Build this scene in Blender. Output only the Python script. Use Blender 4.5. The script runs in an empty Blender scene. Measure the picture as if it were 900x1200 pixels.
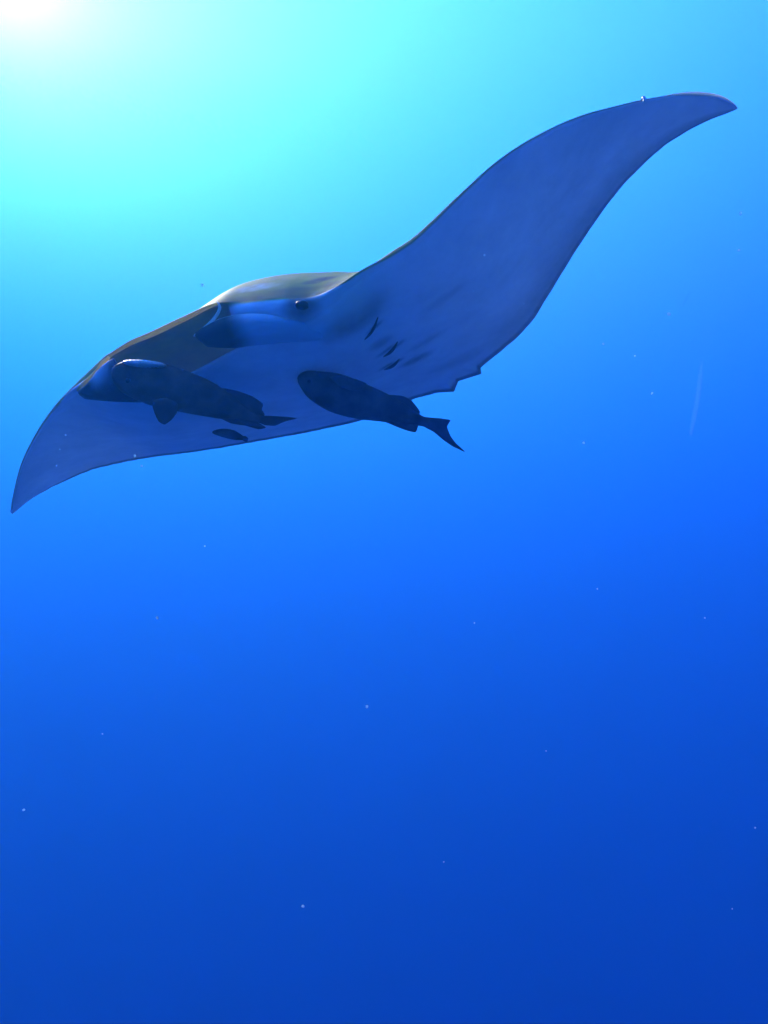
import bpy, bmesh, math, random
from mathutils import Vector, Matrix, noise
from mathutils.bvhtree import BVHTree

sc = bpy.context.scene
R = math.radians
random.seed(7)

# ------------------------------------------------------------------ camera
PITCH, VFOV = 18, 60
cam = bpy.data.cameras.new('camera')
cam_o = bpy.data.objects.new('camera', cam)
sc.collection.objects.link(cam_o)
cam.sensor_fit = 'VERTICAL'
cam.angle = R(VFOV)
cam.clip_start, cam.clip_end = 0.05, 5000
cam_o.rotation_euler = (R(90 + PITCH), 0, 0)
sc.camera = cam_o
CM = cam_o.rotation_euler.to_matrix()
TANH = math.tan(R(VFOV / 2))


def ray(px, py):
    return CM @ Vector(((px - 450) / 600 * TANH, (600 - py) / 600 * TANH, -1))


def P(px, py, d):
    """The point d metres away that the photograph shows at px, py."""
    return ray(px, py) * d


# ------------------------------------------------------------------ daylight
SUN = ray(8, -45).normalized()
EL, AZ = math.asin(SUN.z), math.atan2(SUN.x, SUN.y)
world = bpy.data.worlds.new('World')
sc.world = world
world.use_nodes = True
wn = world.node_tree
sky = wn.nodes.new('ShaderNodeTexSky')
sky.sky_type = 'NISHITA'
sky.sun_disc = False
sky.sun_elevation = EL
sky.sun_rotation = AZ
wn.links.new(sky.outputs[0], wn.nodes['Background'].inputs[0])
wn.nodes['Background'].inputs[1].default_value = 0.05
sun = bpy.data.lights.new('sun', 'SUN')
sun.energy = 5.0
sun.angle = R(0.5)
sun.color = (1.0, 0.90, 0.72)
sun_o = bpy.data.objects.new('sun', sun)
sc.collection.objects.link(sun_o)
sun_o.rotation_euler = SUN.to_track_quat('Z', 'Y').to_euler()
sc.view_settings.view_transform = 'Standard'
sc.view_settings.look = 'None'
sc.view_settings.exposure = 5.75
sc.view_settings.gamma = 1
sc.cycles.volume_bounces = 3
sc.cycles.use_denoising = True


# density per metre, scattering colour, forwardness; and how deep we are
WATER = ((0.019, (0.0006, 0.208, 0.67), 0.51), (0.013, (0.0010, 0.285, 0.76), -0.60), (0.0030, (0.25, 0.27, 0.38), 0.935))
DEPTH = 92


# ------------------------------------------------------------------ the sea water: one even volume
def water_volume(top, bottom, half):
    bm = bmesh.new()
    bmesh.ops.create_cube(bm, size=1)
    for v in bm.verts:
        v.co = Vector((v.co.x * 2 * half, v.co.y * 2 * half, top if v.co.z > 0 else bottom))
    me = bpy.data.meshes.new('haze')
    bm.to_mesh(me)
    bm.free()
    m = bpy.data.materials.new('sea_water')
    m.use_nodes = True
    nt = m.node_tree
    nt.nodes.clear()
    out = nt.nodes.new('ShaderNodeOutputMaterial')
    # clear water scatters blue both onward and back; the fine particles in it scatter paler, and forward
    total = None
    for den, col, g in WATER:
        pv = nt.nodes.new('ShaderNodeVolumePrincipled')
        pv.inputs['Color'].default_value = (*col, 1)
        pv.inputs['Absorption Color'].default_value = (0, 0, 0, 1)
        pv.inputs['Density'].default_value = den
        pv.inputs['Anisotropy'].default_value = g
        if total is None:
            total = pv.outputs[0]
        else:
            add = nt.nodes.new('ShaderNodeAddShader')
            nt.links.new(total, add.inputs[0])
            nt.links.new(pv.outputs[0], add.inputs[1])
            total = add.outputs[0]
    nt.links.new(total, out.inputs['Volume'])
    me.materials.append(m)
    o = bpy.data.objects.new('haze', me)
    sc.collection.objects.link(o)
    o['kind'] = 'stuff'
    o['label'] = 'clear blue sea water filling the whole scene'
    return o


water_volume(DEPTH, -900, 1200)


# ------------------------------------------------------------------ helpers
def new_mat(name):
    m = bpy.data.materials.new(name)
    m.use_nodes = True
    nt = m.node_tree
    return m, nt, nt.nodes['Principled BSDF']


def N(nt, kind, **kw):
    n = nt.nodes.new(kind)
    for k, v in kw.items():
        setattr(n, k, v)
    return n


def mottled(name, c1, c2, scale=8, rough=0.5, spec=0.3, bump=0.1, bscale=60):
    m, nt, b = new_mat(name)
    tc = N(nt, 'ShaderNodeTexCoord')
    no = N(nt, 'ShaderNodeTexNoise')
    no.inputs['Scale'].default_value = scale
    no.inputs['Detail'].default_value = 6
    rp = N(nt, 'ShaderNodeValToRGB')
    rp.color_ramp.elements[0].position, rp.color_ramp.elements[1].position = 0.35, 0.65
    rp.color_ramp.elements[0].color = (*c1, 1)
    rp.color_ramp.elements[1].color = (*c2, 1)
    n2 = N(nt, 'ShaderNodeTexNoise')
    n2.inputs['Scale'].default_value = bscale
    bp = N(nt, 'ShaderNodeBump')
    bp.inputs['Strength'].default_value = bump
    bp.inputs['Distance'].default_value = 0.01
    L = nt.links.new
    L(tc.outputs['Object'], no.inputs['Vector'])
    L(tc.outputs['Object'], n2.inputs['Vector'])
    L(no.outputs['Fac'], rp.inputs['Fac'])
    L(rp.outputs[0], b.inputs['Base Color'])
    L(n2.outputs['Fac'], bp.inputs['Height'])
    L(bp.outputs[0], b.inputs['Normal'])
    b.inputs['Roughness'].default_value = rough
    b.inputs['Specular IOR Level'].default_value = spec
    return m


def seethrough(name, col, clear):
    """Thin pale matter that lets the light behind it shine through."""
    m, nt, b = new_mat(name)
    out = nt.nodes['Material Output']
    b.inputs['Base Color'].default_value = (*col, 1)
    b.inputs['Roughness'].default_value = .5
    tr = N(nt, 'ShaderNodeBsdfTranslucent')
    tr.inputs['Color'].default_value = (*col, 1)
    tp = N(nt, 'ShaderNodeBsdfTransparent')
    m1 = N(nt, 'ShaderNodeMixShader')
    m2 = N(nt, 'ShaderNodeMixShader')
    m1.inputs[0].default_value = .7
    m2.inputs[0].default_value = clear
    nt.links.new(b.outputs[0], m1.inputs[1])
    nt.links.new(tr.outputs[0], m1.inputs[2])
    nt.links.new(m1.outputs[0], m2.inputs[1])
    nt.links.new(tp.outputs[0], m2.inputs[2])
    nt.links.new(m2.outputs[0], out.inputs['Surface'])
    return m


def mesh_obj(name, verts, faces, mat, parent=None, origin=None, smooth=True):
    me = bpy.data.meshes.new(name)
    og = origin or Vector((0, 0, 0))
    me.from_pydata([tuple(v - og) for v in verts], [], faces)
    bm = bmesh.new()
    bm.from_mesh(me)
    bmesh.ops.recalc_face_normals(bm, faces=bm.faces)
    bm.to_mesh(me)
    bm.free()
    if smooth:
        for p in me.polygons:
            p.use_smooth = True
    if mat:
        me.materials.append(mat)
    o = bpy.data.objects.new(name, me)
    sc.collection.objects.link(o)
    if parent:
        o.parent = parent
        # parents are unrotated empties: child coordinates are world minus the parent's place
    return o


def thing(name, label, cat, loc, group=None):
    o = bpy.data.objects.new(name, None)
    sc.collection.objects.link(o)
    o.location = loc
    o.empty_display_size = 0.1
    o['label'], o['category'] = label, cat
    if group:
        o['group'] = group
    return o


def interp(keys, u, smooth=True):
    """Piecewise (monotone-ish Catmull-Rom) interpolation of tuples keyed by u."""
    n = len(keys)
    if u <= keys[0][0]:
        return list(keys[0][1:])
    if u >= keys[-1][0]:
        return list(keys[-1][1:])
    for i in range(n - 1):
        if keys[i][0] <= u <= keys[i + 1][0]:
            break
    k0, k1 = keys[i], keys[i + 1]
    t = (u - k0[0]) / (k1[0] - k0[0])
    out = []
    for c in range(1, len(k0)):
        h = k1[0] - k0[0]
        a, b = k0[c], k1[c]
        if not smooth:
            out.append(a + (b - a) * t)
            continue
        sl = (b - a) / h
        m0 = sl if i == 0 else 0.5 * (sl + (a - keys[i - 1][c]) / (k0[0] - keys[i - 1][0]))
        m1 = sl if i + 2 >= n else 0.5 * (sl + (keys[i + 2][c] - b) / (keys[i + 2][0] - k1[0]))
        t2, t3 = t * t, t * t * t
        out.append((2 * t3 - 3 * t2 + 1) * a + (t3 - 2 * t2 + t) * h * m0 + (-2 * t3 + 3 * t2) * b + (t3 - t2) * h * m1)
    return out


def sstep(a, b, x):
    t = max(0.0, min(1.0, (x - a) / (b - a)))
    return t * t * (3 - 2 * t)


# ------------------------------------------------------------------ manta ray
# stations from the far wing tip (0) over the head to the near wing tip (1): u, x, y, distance
UPPER = [(0, 13, 600, 5.65), (.05, 16, 582, 5.5), (.11, 26, 545, 5.25), (.17, 44, 509, 5.0), (.23, 65, 481, 4.75),
         (.28, 90, 458, 4.52), (.315, 110, 440, 4.36), (.35, 127, 420, 4.24), (.38, 150, 405, 4.18), (.42, 178, 393, 4.13), (.48, 218, 374, 4.08),
         (.53, 254, 358, 4.05), (.56, 280, 356, 4.05), (.60, 328, 352, 4.04), (.64, 368, 350, 4.03), (.67, 395, 340, 4.02),
         (.70, 425, 322, 4.01), (.74, 462, 301, 3.99), (.77, 491, 281, 3.97), (.805, 542, 231, 3.95), (.835, 583, 193, 3.95),
         (.87, 629, 162, 3.97), (.905, 680, 138, 4.03), (.935, 726, 125, 4.09), (.955, 757, 117.5, 4.15), (.975, 798, 111.5, 4.24),
         (.987, 828, 111.5, 4.29), (.995, 849, 116, 4.34), (1.0, 863, 124, 4.38)]
LOWER = [(.17, 44, 509, 5.0), (.23, 65, 481, 4.75), (.28, 90, 459, 4.52), (.315, 118, 464, 4.42), (.35, 150, 466, 4.36), (.38, 176, 458, 4.33), (.42, 204, 444, 4.29), (.48, 242, 424, 4.22),
         (.53, 274, 407, 4.14), (.56, 292, 399, 4.1), (.60, 335, 384, 4.06), (.64, 374, 364, 4.03), (.67, 396, 345, 4.02),
         (.70, 425, 322, 4.01), (.74, 462, 301, 3.99), (.77, 491, 281, 3.97), (.805, 542, 231, 3.95)]
TRAIL = [(0, 14, 602, 5.7), (.05, 38, 583, 5.85), (.11, 72, 565, 5.95), (.17, 105, 551, 6.0), (.23, 140, 542, 6.03),
         (.28, 180, 535, 6.05), (.35, 235, 528, 6.08), (.42, 300, 517, 6.1), (.48, 350, 508, 6.12), (.53, 385, 501, 6.12),
         (.57, 420, 493, 6.05), (.61, 452, 481, 5.95), (.64, 486, 467, 5.85), (.662, 511, 459.5, 5.75), (.676, 532, 459, 5.7),
         (.681, 537, 446, 5.66), (.694, 564, 437.5, 5.55), (.698, 563, 430.5, 5.52), (.725, 588, 410, 5.4), (.76, 619, 381, 5.25),
         (.795, 639, 351, 5.12), (.83, 670, 300, 4.95), (.865, 701, 254, 4.82), (.895, 731, 215, 4.71), (.93, 767, 180, 4.6),
         (.96, 798, 157, 4.51), (.98, 828, 141.5, 4.45), (.993, 852, 132, 4.42), (1.0, 864, 127, 4.4)]
TRAIL_PLAIN = [k for k in TRAIL if k[0] <= .64] + [(.67, 522, 455, 5.73), (.70, 560, 434, 5.53)] + [k for k in TRAIL if k[0] > .70]
# dorsal rise, ventral sag (metres), front radius, mouth hollow
THICK = [(0, .004, .003, .003), (.05, .012, .01, .005), (.11, .025, .018, .008), (.17, .04, .03, .01), (.23, .07, .05, .016), (.28, .11, .06, .024),
         (.315, .15, .06, .02), (.35, .17, .07, .014), (.42, .22, .09, .01), (.48, .31, .11, .01), (.53, .40, .12, .01), (.56, .43, .12, .01),
         (.60, .42, .12, .012), (.64, .385, .10, .014), (.67, .335, .09, .016), (.70, .25, .08, .016), (.735, .17, .07, .016), (.77, .10, .06, .016),
         (.835, .05, .04, .012), (.905, .028, .024, .008), (.955, .016, .014, .006), (.987, .008, .008, .004), (1.0, .003, .003, .002)]
HOLLOW = [(0, -.003), (.28, -.02), (.315, -.03), (.34, .05), (.37, .45), (.44, .6), (.50, .5), (.525, .25), (.55, -.03), (.60, -.05), (.64, -.03), (.70, -.02), (1.0, -.002)]

# even the stations out: more where the trailing edge is ragged
US = [i / 300 for i in range(301)]
US += [.64 + i * .0008 for i in range(80)]
US = sorted(set(round(u, 5) for u in US))


def station(u):
    up = P(*interp(UPPER, u))
    lo = P(*interp(LOWER, u)) if .23 < u < .77 else up.copy()
    rag = sstep(.60, .64, u) * (1 - sstep(.71, .74, u))
    a, b = interp(TRAIL, u), interp(TRAIL, u, False)
    w = .0 if rag <= 0 else rag
    t = [x * (1 - w) + y * w for x, y in zip(a, b)]
    # small natural unevenness of the trailing margin
    j = noise.noise(Vector((u * 60, 3.1, 0))) * .8 * sstep(0, .1, u)
    tr = P(*interp(TRAIL_PLAIN, u))
    return up, lo, tr, P(t[0] + j * .4, t[1] + j, t[2]) - tr


raw = [station(u) for u in US]
mid = [((a + b) / 2).lerp(t, .4) for a, b, t, _ in raw]
UPV = CM @ Vector((-.257, .897, -.341))
norms = []
for i in range(len(US)):
    a, b = max(0, i - 6), min(len(US) - 1, i + 6)
    sp = mid[b] - mid[a]
    ch = raw[i][2] - (raw[i][0] + raw[i][1]) / 2
    n = sp.cross(ch)
    if n.dot(UPV) < 0:
        n = -n
    norms.append(n.normalized() if n.length > 1e-7 else UPV)
ns = []
for i in range(len(US)):
    s = Vector((0, 0, 0))
    for k in range(-8, 9):
        s += norms[min(len(US) - 1, max(0, i + k))]
    ns.append(s.normalized())

ND, NV, NC = 46, 64, 26
verts, dorsal_w, sval, uval = [], [], [], []
for i, u in enumerate(US):
    up, lo, tr, rag = raw[i]
    n = ns[i]
    tu, td, r = interp(THICK, u)
    m = interp(HOLLOW, u)[0]
    U0, L0 = up + n * r, lo - n * r
    te = .0035
    fwd = ((up + lo) / 2 - tr).normalized()
    head = sstep(.3, .38, u) * (1 - sstep(.69, .79, u))

    def prof(s, pk, ramp=0):
        # rises from the front edge, full at pk, tapers to the trailing edge
        x = s / pk if s < pk else 1 - (s - pk) / (1 - pk)
        if s < pk:
            rnd = math.sqrt(max(0, 1 - (1 - x) ** 2))
            # the head rises as a straight ramp behind the lip
            rmp = x + .10 * math.sin(math.pi * x)
            return rnd + (rmp - rnd) * ramp
        return x * x * (3 - 2 * x) * (1 - .25 * (1 - x)) if x > 0 else 0
    row = []
    # dorsal: front to back
    for k in range(ND):
        t = k / (ND - 1)
        s = t ** 1.8
        p = U0.lerp(tr + n * te, s) + n * tu * prof(s, .33, head) + rag * sstep(.84, 1, s)
        row.append((p, 1.0, s))
    # ventral: back to front
    for k in range(NV):
        t = 1 - k / (NV - 1)
        s = t ** 1.6
        # belly keel and a shallow crease running out along the wing
        z = td * prof(s, .35)
        crease = .012 * math.exp(-((s - .66) / .07) ** 2) * sstep(.72, .8, u) * (1 - sstep(.9, .97, u))
        p = L0.lerp(tr - n * te, s) - n * (z - crease) + rag * sstep(.84, 1, s)
        row.append((p, 0.0, s))
    # front: lower lip, hollow or rounded edge, upper lip
    for k in range(1, NC - 1):
        t = k / (NC - 1)
        p = L0.lerp(U0, t)
        if m > 0:
            bul = math.sin(math.pi * t) ** .6
            lip = .018 * (math.exp(-(t / .08) ** 2) + math.exp(-((1 - t) / .08) ** 2))
            p = p - fwd * (m * bul) + fwd * lip
            row.append((p, t, -1 - t))
        else:
            p = p + fwd * (-m + r) * math.sin(math.pi * t)
            low = .8 - .6 * max(sstep(.655, .69, u), 1 - sstep(.24, .30, u))
            row.append((p, sstep(low, low + .17, t), -.5))
    verts += [x[0] for x in row]
    dorsal_w += [x[1] for x in row]
    sval += [x[2] for x in row]
    uval += [u] * len(row)
RN = ND + NV + NC - 2
faces = []
for i in range(len(US) - 1):
    for k in range(RN):
        k2 = (k + 1) % RN
        faces.append((i * RN + k, i * RN + k2, (i + 1) * RN + k2, (i + 1) * RN + k))
faces.append(tuple(range(RN)))
faces.append(tuple((len(US) - 1) * RN + k for k in reversed(range(RN))))

bvh = BVHTree.FromPolygons([tuple(v) for v in verts], faces)


def on_belly(px, py):
    d = ray(px, py)
    h = bvh.ray_cast(Vector((0, 0, 0)), d.normalized())
    return h[0], h[1]


MO = P(300, 400, 4.6)
manta = thing('manta_ray', 'huge manta ray gliding overhead with pale underside and open mouth', 'manta ray', MO)


def manta_skin():
    m, nt, b = new_mat('manta_skin')
    L = nt.links.new
    at = N(nt, 'ShaderNodeAttribute', attribute_name='dorsal')
    mk = N(nt, 'ShaderNodeAttribute', attribute_name='mark')
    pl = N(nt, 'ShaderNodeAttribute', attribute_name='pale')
    tc = N(nt, 'ShaderNodeTexCoord')
    no = N(nt, 'ShaderNodeTexNoise')
    no.inputs['Scale'].default_value = 3.5
    no.inputs['Detail'].default_value = 8
    no.inputs['Roughness'].default_value = .65
    L(tc.outputs['Object'], no.inputs['Vector'])
    belly = N(nt, 'ShaderNodeValToRGB')
    belly.color_ramp.elements[0].position, belly.color_ramp.elements[1].position = .3, .7
    belly.color_ramp.elements[0].color = (.70, .69, .675, 1)
    belly.color_ramp.elements[1].color = (.93, .92, .90, 1)
    back = N(nt, 'ShaderNodeValToRGB')
    back.color_ramp.elements[0].position, back.color_ramp.elements[1].position = .3, .7
    back.color_ramp.elements[0].color = (.32, .235, .006, 1)
    back.color_ramp.elements[1].color = (.62, .48, .012, 1)
    L(no.outputs['Fac'], belly.inputs['Fac'])
    L(no.outputs['Fac'], back.inputs['Fac'])
    # dusky markings on the belly, edges broken up by noise
    n3 = N(nt, 'ShaderNodeTexNoise')
    n3.inputs['Scale'].default_value = 22
    n3.inputs['Detail'].default_value = 5
    L(tc.outputs['Object'], n3.inputs['Vector'])
    ma = N(nt, 'ShaderNodeMath', operation='MULTIPLY_ADD')
    L(n3.outputs['Fac'], ma.inputs[0])
    ma.inputs[1].default_value = .5
    ma.inputs[2].default_value = .75
    mm = N(nt, 'ShaderNodeMath', operation='MULTIPLY', use_clamp=True)
    L(mk.outputs['Fac'], mm.inputs[0])
    L(ma.outputs[0], mm.inputs[1])
    dusky = N(nt, 'ShaderNodeMixRGB')
    dusky.inputs[2].default_value = (.035, .035, .045, 1)
    L(mm.outputs[0], dusky.inputs[0])
    L(belly.outputs[0], dusky.inputs[1])
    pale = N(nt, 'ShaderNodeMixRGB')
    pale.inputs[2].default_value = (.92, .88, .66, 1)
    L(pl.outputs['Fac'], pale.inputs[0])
    mx = N(nt, 'ShaderNodeMixRGB')
    L(at.outputs['Fac'], mx.inputs[0])
    L(dusky.outputs[0], mx.inputs[1])
    back_marked = N(nt, 'ShaderNodeMixRGB')
    back_marked.inputs[2].default_value = (.085, .05, .012, 1)  # marked parts of the back turn darker brown
    L(mm.outputs[0], back_marked.inputs[0])
    L(back.outputs[0], back_marked.inputs[1])
    L(back_marked.outputs[0], mx.inputs[2])
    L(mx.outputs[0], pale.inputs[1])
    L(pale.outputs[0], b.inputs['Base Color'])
    n2 = N(nt, 'ShaderNodeTexNoise')
    n2.inputs['Scale'].default_value = 45
    n2.inputs['Detail'].default_value = 6
    L(tc.outputs['Object'], n2.inputs['Vector'])
    bp = N(nt, 'ShaderNodeBump')
    bp.inputs['Strength'].default_value = .12
    bp.inputs['Distance'].default_value = .01
    L(n2.outputs['Fac'], bp.inputs['Height'])
    L(bp.outputs[0], b.inputs['Normal'])
    b.inputs['Roughness'].default_value = .6
    b.inputs['Specular IOR Level'].default_value = .06
    # the thin wings let a little sunlight through
    th = N(nt, 'ShaderNodeAttribute', attribute_name='thin')
    tr = N(nt, 'ShaderNodeBsdfTranslucent')
    flesh = N(nt, 'ShaderNodeMixRGB')
    flesh.inputs[0].default_value = .72
    flesh.inputs[2].default_value = (.46, .72, .95, 1)
    L(pale.outputs[0], flesh.inputs[1])
    L(flesh.outputs[0], tr.inputs['Color'])
    ms = N(nt, 'ShaderNodeMixShader')
    L(th.outputs['Fac'], ms.inputs[0])
    L(b.outputs[0], ms.inputs[1])
    L(tr.outputs[0], ms.inputs[2])
    L(ms.outputs[0], nt.nodes['Material Output'].inputs['Surface'])
    return m


SKIN = manta_skin()
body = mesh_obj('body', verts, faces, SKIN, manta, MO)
me = body.data
ad = me.attributes.new('dorsal', 'FLOAT', 'POINT')
am = me.attributes.new('mark', 'FLOAT', 'POINT')
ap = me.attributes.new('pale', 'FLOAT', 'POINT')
me.attributes.new('thin', 'FLOAT', 'POINT')
ad, am, ap, at_ = (me.attributes[k] for k in ('dorsal', 'mark', 'pale', 'thin'))
# dusky marks on the underside: x, y, along, across, angle, strength (centres found on the belly itself)
MARKS = [(418, 371, .15, .10, 55, .9), (354, 355, .085, .055, -10, .95), (459, 408, .085, .02, 52, .7), (459, 427, .07, .022, 40, .8),
         (488, 421, .09, .05, 40, .65), (446, 402, .06, .04, 40, .45), (500, 400, .10, .03, 55, .3), (520, 350, .12, .03, 60, .2), (545, 420, .22, .1, 40, .3), (440, 365, .02, .05, 0, .3), (432, 388, .075, .008, 55, .9)]
centres = []
for px, py, la, lc, ang, st in MARKS:
    h, nn = on_belly(px, py)
    if h is None:
        continue
    ax = CM @ Vector((math.cos(R(ang)), math.sin(R(ang)), 0))
    ax = (ax - nn * ax.dot(nn)).normalized()
    bx = nn.cross(ax)
    centres.append((h, ax, bx, la, lc, st, nn))
folds = []
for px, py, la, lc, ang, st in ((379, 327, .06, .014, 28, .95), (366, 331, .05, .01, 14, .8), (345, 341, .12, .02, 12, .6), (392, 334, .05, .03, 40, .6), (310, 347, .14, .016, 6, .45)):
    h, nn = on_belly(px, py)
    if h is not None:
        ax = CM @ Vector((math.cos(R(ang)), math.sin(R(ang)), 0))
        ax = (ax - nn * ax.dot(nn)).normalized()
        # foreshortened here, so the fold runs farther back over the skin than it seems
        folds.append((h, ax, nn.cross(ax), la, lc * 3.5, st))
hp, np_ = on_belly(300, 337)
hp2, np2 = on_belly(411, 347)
for i, v in enumerate(verts):
    dw = dorsal_w[i]
    s, u = sval[i], uval[i]
    d = 0.0
    if s >= 0 and dw > .5:
        d = 1.0
    elif s <= -1:
        d = .55 + .45 * sstep(.75, .95, dw)           # mouth lining
    elif s == -.5:
        d = dw
    mk = 0.0
    if d < .99 and s >= 0:
        for h, ax, bx, la, lc, st, nn in centres:
            q = v - h
            e = (q.dot(ax) / la) ** 2 + (q.dot(bx) / lc) ** 2 + (q.dot(nn) / .12) ** 2
            if e < 9 and q.length < .6:
                mk = max(mk, st * math.exp(-e * e * .7))
        # dusky trailing margin and wing tip, the rear wing's shading painted in
        mk = max(mk, .55 * sstep(.62, .98, s) * sstep(.66, .78, u), .9 * sstep(.945, .98, s) * sstep(.03, .1, u))
        mk = max(mk, .12 * sstep(.72, .95, u))
    elif s == -.5 and .57 < u < .66:
        for h, ax, bx, la, lc, st, nn in centres[1:2]:
            q = v - h
            mk = max(mk, st * math.exp(-((q.length / .085) ** 4)))
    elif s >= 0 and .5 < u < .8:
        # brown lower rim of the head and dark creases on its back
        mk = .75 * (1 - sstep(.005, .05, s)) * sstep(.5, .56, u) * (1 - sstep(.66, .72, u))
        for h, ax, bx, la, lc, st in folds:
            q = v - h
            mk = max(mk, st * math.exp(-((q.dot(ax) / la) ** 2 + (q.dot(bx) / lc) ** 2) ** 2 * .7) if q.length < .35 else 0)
    at_.data[i].value = .27 - .11 * sstep(.24, .34, u) * (1 - sstep(.66, .76, u))
    ad.data[i].value = d
    am.data[i].value = mk
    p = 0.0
    if hp is not None:  # white shoulder patch, its glint painted into the colour
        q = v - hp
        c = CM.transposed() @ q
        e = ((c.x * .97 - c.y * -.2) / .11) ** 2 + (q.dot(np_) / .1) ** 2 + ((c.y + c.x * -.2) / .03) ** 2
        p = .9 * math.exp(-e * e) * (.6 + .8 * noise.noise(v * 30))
    if hp2 is not None and d < .9:  # stronger light at the wing root painted in as pale skin
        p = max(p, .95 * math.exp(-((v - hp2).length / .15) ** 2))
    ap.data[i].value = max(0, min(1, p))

DARKSKIN = mottled('dark_manta_skin', (.05, .045, .045), (.09, .08, .07), 9, .45, .35)
RIMSKIN = seethrough('pale_rim_skin', (.92, .90, .74), 0)


def sheet(name, grid, thick, mat, parent, origin, sub=6):
    """A skin flap: grid of points, smoothed, with a rounded real thickness."""
    rows, cols = len(grid), len(grid[0])

    def cr(pts, t):
        n = len(pts) - 1
        x = t * n
        i = min(int(x), n - 1)
        f = x - i
        p1, p2 = pts[i], pts[i + 1]
        p0 = pts[i - 1] if i else p1 * 2 - p2
        p3 = pts[i + 2] if i + 2 <= n else p2 * 2 - p1
        return (p1 * 2 + (p2 - p0) * f + (p0 * 2 - p1 * 5 + p2 * 4 - p3) * f * f + (p1 * 3 - p0 - p2 * 3 + p3) * f ** 3) * .5
    nr, nc = (rows - 1) * sub + 1, (cols - 1) * sub + 1
    pts = []
    for a in range(nr):
        colp = [cr([grid[r][c] for r in range(rows)], a / (nr - 1)) for c in range(cols)]
        pts.append([cr(colp, b / (nc - 1)) for b in range(nc)])
    vs, fs = [], []
    nrm = []
    for a in range(nr):
        for b in range(nc):
            t1 = pts[min(nr - 1, a + 1)][b] - pts[max(0, a - 1)][b]
            t2 = pts[a][min(nc - 1, b + 1)] - pts[a][max(0, b - 1)]
            n = t1.cross(t2)
            nrm.append(n.normalized() if n.length > 1e-9 else Vector((0, 0, 1)))
    for sgn in (1, -1):
        for a in range(nr):
            for b in range(nc):
                e = min(a, nr - 1 - a, b, nc - 1 - b)
                w = thick * .5 * (.25 if e == 0 else .7 if e == 1 else 1)
                vs.append(pts[a][b] + nrm[a * nc + b] * w * sgn)
    o2 = nr * nc
    for a in range(nr - 1):
        for b in range(nc - 1):
            q = (a * nc + b, a * nc + b + 1, (a + 1) * nc + b + 1, (a + 1) * nc + b)
            fs.append(q)
            fs.append(tuple(x + o2 for x in reversed(q)))
    edge = [b for b in range(nc)] + [a * nc + nc - 1 for a in range(1, nr)] + [(nr - 1) * nc + b for b in range(nc - 2, -1, -1)] + [a * nc for a in range(nr - 2, 0, -1)]
    for k in range(len(edge)):
        x, y = edge[k], edge[(k + 1) % len(edge)]
        fs.append((x, x + o2, y + o2, y))
    return mesh_obj(name, vs, fs, mat, parent, origin)


def tube(name, pts, rads, mat, parent, origin, seg=10):
    vs, fs = [], []
    n = len(pts)
    prev = None
    for i in range(n):
        t = (pts[min(n - 1, i + 1)] - pts[max(0, i - 1)]).normalized()
        a = prev - t * prev.dot(t) if prev else t.orthogonal()
        a.normalize()
        prev = a
        b = t.cross(a)
        for k in range(seg):
            w = 2 * math.pi * k / seg
            vs.append(pts[i] + (a * math.cos(w) + b * math.sin(w)) * rads[i])
    for i in range(n - 1):
        for k in range(seg):
            k2 = (k + 1) % seg
            fs.append((i * seg + k, i * seg + k2, (i + 1) * seg + k2, (i + 1) * seg + k))
    fs.append(tuple(range(seg)))
    fs.append(tuple((n - 1) * seg + k for k in reversed(range(seg))))
    return mesh_obj(name, vs, fs, mat, parent, origin)


def smooth_path(keys, n):
    ks = [(i / (len(keys) - 1), *k) for i, k in enumerate(keys)]
    return [interp(ks, i / (n - 1)) for i in range(n)]


# skin of the cephalic fins: pale like the belly, its curled tip dark
def fin_skin():
    m, nt, b = new_mat('cephalic_fin_skin')
    L = nt.links.new
    at = N(nt, 'ShaderNodeAttribute', attribute_name='tip')
    tc = N(nt, 'ShaderNodeTexCoord')
    no = N(nt, 'ShaderNodeTexNoise')
    no.inputs['Scale'].default_value = 7
    no.inputs['Detail'].default_value = 7
    L(tc.outputs['Object'], no.inputs['Vector'])
    r1 = N(nt, 'ShaderNodeValToRGB')
    r1.color_ramp.elements[0].color = (.8, .79, .77, 1)
    r1.color_ramp.elements[1].color = (.8, .79, .77, 1)
    L(no.outputs['Fac'], r1.inputs['Fac'])
    mx = N(nt, 'ShaderNodeMixRGB')
    mx.inputs[2].default_value = (.05, .045, .045, 1)
    L(at.outputs['Fac'], mx.inputs[0])
    L(r1.outputs[0], mx.inputs[1])
    L(mx.outputs[0], b.inputs['Base Color'])
    b.inputs['Roughness'].default_value = .55
    b.inputs['Specular IOR Level'].default_value = .08
    tr = N(nt, 'ShaderNodeBsdfTranslucent')
    L(mx.outputs[0], tr.inputs['Color'])
    ms = N(nt, 'ShaderNodeMixShader')
    ms.inputs[0].default_value = .35
    L(b.outputs[0], ms.inputs[1])
    L(tr.outputs[0], ms.inputs[2])
    L(ms.outputs[0], nt.nodes['Material Output'].inputs['Surface'])
    return m


FINSKIN = fin_skin()


def set_tip(o, fn):
    a = o.data.attributes.new('tip', 'FLOAT', 'POINT')
    for i, v in enumerate(o.data.vertices):
        a.data[i].value = fn(v.co + MO)


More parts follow.
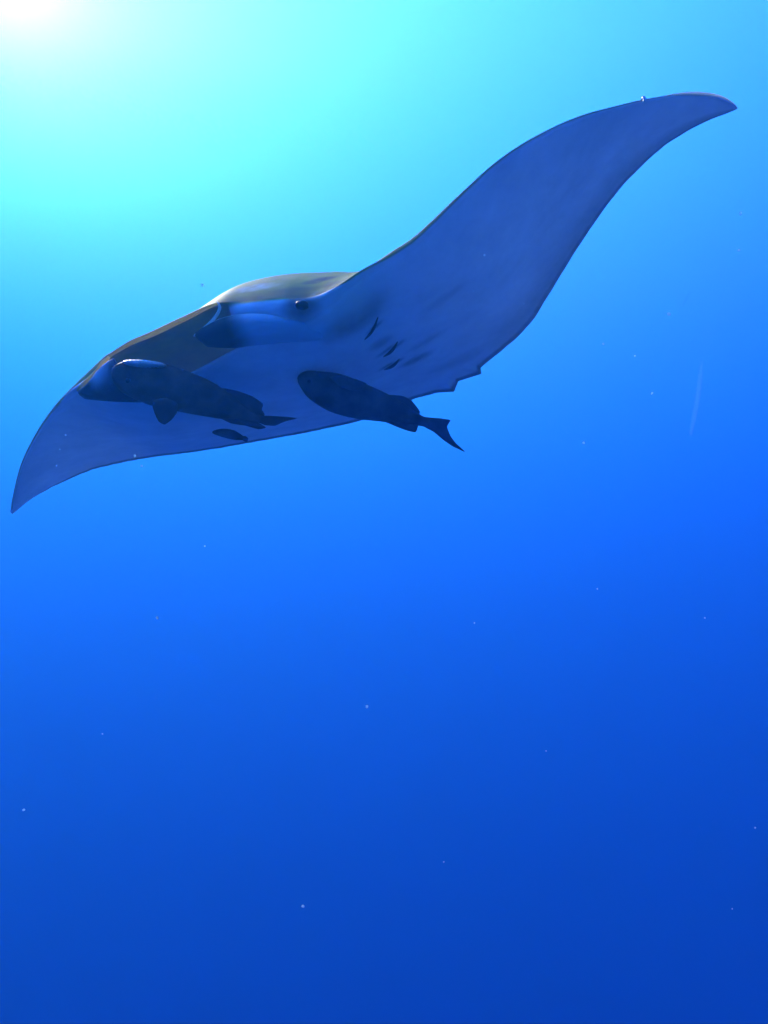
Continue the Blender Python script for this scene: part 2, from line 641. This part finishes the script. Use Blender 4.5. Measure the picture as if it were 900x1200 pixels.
# near cephalic fin, half rolled, running forward from the cheek
g = [[P(228, 393, 3.97), P(249, 379, 3.98), P(267, 372, 3.98), P(292, 368.5, 3.98), P(318, 370, 3.98), P(348, 376, 3.99), P(384, 381, 4.01)],
     [P(230, 395, 3.95), P(250, 388, 3.93), P(269, 381, 3.92), P(293, 378, 3.92), P(320, 379, 3.93), P(350, 383, 3.96), P(385, 385, 4.0)],
     [P(236, 400, 3.97), P(253, 399, 3.95), P(271, 396, 3.95), P(295, 392, 3.96), P(322, 391, 3.99), P(352, 391, 4.02), P(386, 390, 4.05)],
     [P(240, 403, 4.02), P(256, 406, 4.03), P(275, 407, 4.08), P(298, 404, 4.11), P(326, 402, 4.14), P(355, 400, 4.16), P(388, 397, 4.16)]]
for r_ in g:
    for c_, w_ in ((4, .35), (5, .8), (6, 1)):
        h_, n_ = on_belly(*[450 + 600 / TANH * q.x / -q.z if k == 0 else 600 - 600 / TANH * q.y / -q.z for q in [CM.transposed() @ r_[c_]] for k in (0, 1)])
        if h_:
            r_[c_] = r_[c_].lerp(h_ * (1 + .022 * w_ / h_.length), w_)
fin = sheet('cephalic_fin', g, .03, FINSKIN, manta, MO)
set_tip(fin, lambda p: 1 - sstep(.15, .27, (p - P(232, 398, 3.97)).length))
fr = smooth_path([(228, 393, 3.965), (249, 378.6, 3.975), (267, 371.5, 3.975), (292, 368, 3.975), (318, 369.5, 3.975), (344, 375, 3.985)], 40)
tube('fin_rim', [P(*k) for k in fr], [.0055 - .005 * i / 39 for i in range(40)], RIMSKIN, manta, MO, 8)
rim = smooth_path([(255, 354, 4.03), (257.5, 361, 4.01), (252, 372, 3.99), (240, 384, 3.97), (227, 394, 3.96)], 20)
tube('lip_rim', [P(*k) for k in rim], [.004 + .004 * math.sin(math.pi * i / 19) for i in range(20)], RIMSKIN, manta, MO)
# far cephalic fin, curled at the other mouth corner
g = [[P(118, 436, 4.2), P(124, 426, 4.12), P(133, 420, 4.08)],
     [P(103, 450, 4.25), P(120, 442, 4.12), P(140, 432, 4.06)],
     [P(92, 459, 4.35), P(122, 458, 4.14), P(155, 452, 4.1)],
     [P(100, 467, 4.38), P(135, 470, 4.25), P(176, 471, 4.2)]]
fin2 = sheet('cephalic_fin', g, .03, FINSKIN, manta, MO)
set_tip(fin2, lambda p: sstep(.04, .13, (p - P(119, 432, 4.14)).length))  # pale spot painted where the gold highlight sits, dark around it
LIPSKIN = seethrough('olive_lip_skin', (.95, .74, .22), 0)
lip = smooth_path([(89, 459, 4.5), (97, 453, 4.42), (108, 445, 4.33), (117, 436, 4.22), (121, 427, 4.18), (128, 418, 4.18)], 26)
tube('lip_rim', [P(*k) for k in lip], [.006 + .018 * math.sin(math.pi * i / 25) for i in range(26)], LIPSKIN, manta, MO)
lip = [interp(UPPER, .345 + .188 * i / 59) for i in range(60)]
tube('upper_lip', [P(x, y - 1.4, d - .006) for x, y, d in lip], [.004 + .009 * math.sin(math.pi * i / 59) ** .5 for i in range(60)], LIPSKIN, manta, MO)

# pale tube added as the sunlit sheen on the near wing tip's front
edge = [interp(UPPER, .966 + .033 * i / 29) for i in range(30)]
tube('wing_tip_sheen', [P(x, y - .8, d) for x, y, d in edge], [.001 + .008 * math.sin(math.pi * i / 29) ** .6 for i in range(30)], RIMSKIN, manta, MO, 8)

# eyes
def ball(name, c, r, mat, parent, origin, squash=(1, 1, 1)):
    bm = bmesh.new()
    bmesh.ops.create_uvsphere(bm, u_segments=20, v_segments=12, radius=r)
    for v in bm.verts:
        v.co = CM @ Vector((v.co.x * squash[0], v.co.y * squash[1], v.co.z * squash[2])) + (c - origin)
    me_ = bpy.data.meshes.new(name)
    bm.to_mesh(me_)
    bm.free()
    for p in me_.polygons:
        p.use_smooth = True
    me_.materials.append(mat)
    o = bpy.data.objects.new(name, me_)
    sc.collection.objects.link(o)
    o.parent = parent
    return o


EYE = mottled('eye_black', (.012, .012, .014), (.03, .028, .03), 20, .4, .15, 0)
he, ne = on_belly(354, 358)
ball('eye', he - ne * .019, .026, EYE, manta, MO, (1.2, .85, .8))

# gill slits: dark lens-shaped openings with a raised flap, set on the belly
for x0, y0, x1, y1, w in ((443, 371, 427, 398, .008), (466, 400, 449, 418, .016), (468, 420, 450, 433, .018)):
    top, bot, vs, fs = [], [], [], []
    K = 14
    for k in range(K + 1):
        t = k / K
        bow = 3 * math.sin(math.pi * t)
        h, nn = on_belly(x0 + (x1 - x0) * t + bow * .5, y0 + (y1 - y0) * t + bow * .4)
        if nn.dot(h) > 0:
            nn = -nn
        d = (P(x1, y1, 5) - P(x0, y0, 5)).normalized()
        side = nn.cross(d).normalized()
        ww = w * math.sin(math.pi * t) ** .7 + .0015
        vs += [h + nn * .002 - side * ww, h + nn * .009 * math.sin(math.pi * t) + nn * .004, h + nn * .002 + side * ww, h - nn * .01]
    for k in range(K):
        for q in range(4):
            q2 = (q + 1) % 4
            fs.append((k * 4 + q, k * 4 + q2, (k + 1) * 4 + q2, (k + 1) * 4 + q))
    fs += [(0, 1, 2, 3), tuple(K * 4 + q for q in (3, 2, 1, 0))]
    mesh_obj('gill_slit', vs, fs, DARKSKIN, manta, MO)

# whip tail behind the body (hidden by it from here)
tl = smooth_path([(395, 470, 5.9), (415, 462, 6.3), (430, 448, 6.8), (436, 430, 7.3)], 24)
tube('tail', [P(*k) for k in tl], [.05 * (1 - i / 24) + .004 for i in range(24)], SKIN, manta, MO)

# a small pale scrap caught on the near wing's front edge
WHITE = mottled('white_scrap', (.7, .7, .6), (.85, .83, .75), 60, .4, .4)
sp = smooth_path([(752, 117, 4.13), (754, 114, 4.12), (755.5, 117, 4.11), (754, 121, 4.11)], 12)
tube('caught_scrap', [P(*k) for k in sp], [.006 * math.sin(math.pi * (i + 1) / 14) + .002 for i in range(12)], WHITE, manta, MO, 8)


# ------------------------------------------------------------------ remoras
def remora(label, axis, depth0, depth1, fins, mats, width=.8, disc=None, eye=None, gcount=40, loc=None):
    """axis: (x, y, half height) in picture units along the fish; fins: name, outline, root depth shift."""
    n = len(axis)

    def dep(x):
        t = (x - axis[0][0]) / (axis[-1][0] - axis[0][0])
        return depth0 + (depth1 - depth0) * t
    org = P(axis[n // 2][0], axis[n // 2][1], dep(axis[n // 2][0]))
    root = thing('remora', label, 'remora', org, 'remoras riding with the manta')
    ks = [(i / (n - 1), *a) for i, a in enumerate(axis)]
    SEG = 24
    vs, fs = [], []
    M = gcount
    for i in range(M):
        t = i / (M - 1)
        tt = t ** 1.25 if t < 1 else 1
        x, y, h = interp(ks, tt)
        x2, y2, _ = interp(ks, min(1, tt + .01))
        x1, y1, _ = interp(ks, max(0, tt - .01))
        dx, dy = x2 - x1, y2 - y1
        ln = math.hypot(dx, dy)
        nx, ny = -dy / ln, dx / ln
        d = dep(x)
        c = P(x, y, d)
        vert = P(x + nx * h, y + ny * h, d) - c
        side = CM @ Vector((0, 0, 1)) * vert.length * width
        for k in range(SEG):
            w = 2 * math.pi * k / SEG
            cw, sw = math.cos(w), math.sin(w)
            vs.append(c + vert * (abs(cw) ** .9 * (1 if cw > 0 else -1)) + side * sw)
    for i in range(M - 1):
        for k in range(SEG):
            k2 = (k + 1) % SEG
            fs.append((i * SEG + k, i * SEG + k2, (i + 1) * SEG + k2, (i + 1) * SEG + k))
    fs.append(tuple(range(SEG)))
    fs.append(tuple((M - 1) * SEG + k for k in reversed(range(SEG))))
    mesh_obj('body', vs, fs, mats[0], root, org)
    for name, outline, shift in fins:
        # outline densified, fan of rings: thick near the middle, thin at the margin
        o = []
        L = len(outline)
        for i in range(L):
            p0, p1, p2, p3 = (outline[(i + k - 1) % L] for k in range(4))
            for f in (0, .25, .5, .75):
                cr = [.5 * (2 * b + (c - a) * f + (2 * a - 5 * b + 4 * c - e) * f * f + (3 * b - a - 3 * c + e) * f ** 3) for a, b, c, e in zip(p0, p1, p2, p3)]
                lin = [b + (c - b) * f for b, c in zip(p1, p2)]
                o.append([.5 * a + .5 * b for a, b in zip(cr, lin)])
        cx = sum(p[0] for p in o) / len(o)
        cy = sum(p[1] for p in o) / len(o)
        vs, fs = [], []
        rings = ((1.0, .0015), (.75, .006), (.35, .01), (0.0, .011))
        for sgn in (1, -1):
            for sc_, th in rings:
                for p in o:
                    x, y = cx + (p[0] - cx) * sc_, cy + (p[1] - cy) * sc_
                    vs.append(P(x, y, dep(x) + shift - sgn * th))
        K = len(o)
        for s_ in range(2):
            for r_ in range(3):
                b0 = (s_ * 4 + r_) * K
                for k in range(K):
                    k2 = (k + 1) % K
                    fs.append((b0 + k, b0 + k2, b0 + K + k2, b0 + K + k))
        for k in range(K):
            k2 = (k + 1) % K
            fs.append((k, k2, 4 * K + k2, 4 * K + k))
        mesh_obj(name, vs, fs, mats[1], root, org)
    if disc:
        # sucker disc: an oval plate with raised cross ridges on the head
        pts, hw, off = disc
        K = 22
        vs, fs = [], []
        for i in range(K):
            t = i / (K - 1)
            x = pts[0][0] + (pts[1][0] - pts[0][0]) * t
            y = pts[0][1] + (pts[1][1] - pts[0][1]) * t
            w = hw * math.sqrt(max(.02, 1 - (2 * t - 1) ** 2))
            lift = .006 if i % 2 else 0
            for k in range(7):
                q = k / 6 * 2 - 1
                vs.append(P(x + q * w * .3, y + q * w, dep(x) + off - lift + .02 * q * q))
        for i in range(K - 1):
            for k in range(6):
                fs.append((i * 7 + k, i * 7 + k + 1, (i + 1) * 7 + k + 1, (i + 1) * 7 + k))
        N0 = len(vs)
        vs += [v + CM @ Vector((0, 0, -.02)) for v in vs]
        for f in list(fs):
            fs.append(tuple(x + N0 for x in reversed(f)))
        ed = [k for k in range(7)] + [i * 7 + 6 for i in range(1, K)] + [(K - 1) * 7 + k for k in range(5, -1, -1)] + [i * 7 for i in range(K - 2, 0, -1)]
        for k in range(len(ed)):
            a, b = ed[k], ed[(k + 1) % len(ed)]
            fs.append((a, a + N0, b + N0, b))
        mesh_obj('sucker_disc', vs, fs, mats[2], root, org)
    if eye:
        ball('eye', P(eye[0], eye[1], dep(eye[0]) + eye[2]), eye[3], EYE, root, org, (1, 1, .6))
    return root


BROWN = mottled('brown_remora_skin', (.09, .03, .02), (.26, .11, .075), 7, .55, .2, .3)
BROWNFIN = mottled('brown_remora_fin', (.09, .035, .03), (.14, .055, .045), 16, .5, .3)
GREY = mottled('grey_remora_skin', (.03, .028, .032), (.12, .115, .12), 7, .55, .15, .3)
GREYFIN = mottled('grey_remora_fin', (.05, .05, .058), (.08, .08, .09), 18, .55, .3)
DISC = mottled('sucker_disc_skin', (.4, .34, .3), (.62, .55, .5), 25, .45, .4)

remora('thick reddish brown remora lying across the open mouth, pectoral fin hanging down',
       [(131, 436, 2), (134, 436.5, 9), (141, 438.5, 15), (155, 443, 21.5), (180, 449, 26), (205, 456, 25), (235, 465, 22), (260, 474.5, 17), (280, 483, 11), (296, 488.5, 6), (306, 491, 4.5)],
       3.92, 4.25,
       [('dorsal_fin', [(255, 455), (275, 457), (295, 464), (308, 473), (307, 480), (310, 487), (290, 488), (270, 478)], 0),
        ('anal_fin', [(252, 486), (270, 496), (288, 499), (303, 503), (312, 501), (300, 494), (280, 486)], 0),
        ('caudal_fin', [(299, 487), (312, 487), (330, 488), (349, 490), (334, 494), (322, 499), (310, 498), (300, 494)], 0),
        ('pectoral_fin', [(178, 470), (181, 484), (186, 494), (193, 497.5), (201, 492), (207, 484), (209, 474), (195, 466)], -.11)],
       (BROWN, BROWNFIN, DISC), .8, (((143, 424.5), (194, 428)), 4.5, -.075), (150, 446, -.085, .011))
REM2 = 4.4
remora('slim slate grey remora trailing under the belly with forked tail',
       [(349, 442, 2), (352, 443, 7), (360, 446, 13), (374, 453, 19), (395, 461, 23), (420, 469.5, 21.5), (440, 475, 18.5), (458, 480.5, 15), (475, 487, 11), (488, 491.5, 7), (497, 494.5, 5.5), (502, 496, 5)],
       REM2 - .06, REM2 + .28,
       [('dorsal_fin', [(432, 457), (448, 462), (462, 463), (472, 464), (482, 469), (492, 482), (488, 488), (455, 474)], 0),
        ('anal_fin', [(430, 489), (445, 492), (462, 499), (478, 505), (487, 506.5), (490, 498), (480, 492), (450, 486)], 0),
        ('caudal_fin', [(494, 489), (506, 489.5), (518, 490.5), (528, 492.5), (524, 500), (528, 511), (535, 520), (545, 529.5), (532, 524), (520, 516), (508, 506), (497, 500)], 0),
        ('pectoral_fin', [(385, 441), (400, 441), (416, 444), (429, 449), (430, 456), (415, 458), (398, 453)], -.09)],
       (GREY, GREYFIN, DISC), .75, None, (362, 447, -.075, .010))
remora('little dark remora hugging the far wing below the brown one',
       [(249, 506.5, 1), (252, 506.6, 2.6), (259, 507, 4.6), (268, 508.5, 5.6), (277, 511, 4.8), (283, 513, 3), (287, 514.5, 1.6)],
       4.85, 4.95,
       [('caudal_fin', [(283, 511.5), (288, 511), (291, 514), (289.5, 518), (285, 516.5)], 0),
        ('dorsal_fin', [(266, 503.6), (274, 504), (281, 508), (280, 511), (270, 508)], 0)],
       (GREY, GREYFIN, DISC), .8, None, (254, 506.3, -.012, .003))


# ------------------------------------------------------------------ drifting specks in the water
SPECK = seethrough('marine_snow_flake', (.66, .9, .95), 0)


def flake_mesh(seed):
    bm = bmesh.new()
    bmesh.ops.create_icosphere(bm, subdivisions=2, radius=1)
    for v in bm.verts:
        v.co *= 1 + .45 * noise.noise(v.co * 1.7 + Vector((seed * 3.3, 0, 0)))
        v.co.x *= 1.3
    me_ = bpy.data.meshes.new('marine_snow')
    bm.to_mesh(me_)
    bm.free()
    me_.materials.append(SPECK)
    return me_


FL = [flake_mesh(k) for k in range(4)]
spots = [(237, 334, 1.3), (568, 299, 1.0), (784, 368, 1.5), (868, 250, 1.3), (866, 293, 1.0), (707, 403, 1.0), (744, 417, .7), (764, 461, 1.1),
         (684, 519, 1.2), (184, 724, 1.2), (430, 828, 1.4), (355, 1062, 1.7), (28, 949, 1.3), (77, 510, .8), (70, 527, .8), (66, 546, .7),
         (158, 534, 1.3), (166, 546, 1.1), (555, 341, .6), (547, 384, .5), (457, 330, .5), (614, 356, .5), (330, 402, .5), (826, 724, .7),
         (556, 730, .7), (885, 970, .8), (640, 880, .6), (120, 860, .6), (700, 690, .6), (240, 640, .7), (520, 1010, .6), (858, 1065, .6)]
for i, (px, py, r) in enumerate(spots):
    d = .8 + 1.0 * random.random()
    o = bpy.data.objects.new('marine_snow', FL[i % 4])
    sc.collection.objects.link(o)
    o.location = P(px, py, d)
    s = r * d / 1039
    o.scale = (s, s, s)
    o.rotation_euler = (random.random() * 6, random.random() * 6, random.random() * 6)
    o['label'] = 'tiny white fleck of marine snow drifting in blue water'
    o['category'] = 'fleck'
    o['group'] = 'flecks of marine snow'

# a thin wriggling thread and a long faint strand right of the near wing
JELLY = seethrough('clear_jelly', (.55, .88, .95), .965)


def strand(name, label, keys, r, n=30):
    c = P(*keys[len(keys) // 2])
    pts = [P(*k) for k in smooth_path(keys, n)]
    o = tube(name, pts, [r * (.5 + .5 * math.sin(math.pi * (i + .5) / n)) * (1 + .25 * math.sin(i * 1.9)) for i in range(n)], JELLY, None, c, 8)
    o.location = c
    o['label'], o['category'] = label, 'plankton'


strand('plankton_thread', 'short kinked translucent thread drifting right of the near wing',
       [(809, 342, 1.5), (806, 347, 1.5), (804, 351, 1.49), (802, 354, 1.5), (800, 360, 1.5)], .002)
strand('salp_chain', 'long faint translucent strand hanging in open water at right',
       [(823, 422, 1.7), (820, 445, 1.7), (817, 470, 1.7), (812, 495, 1.7), (809, 510, 1.7)], .005, 40)
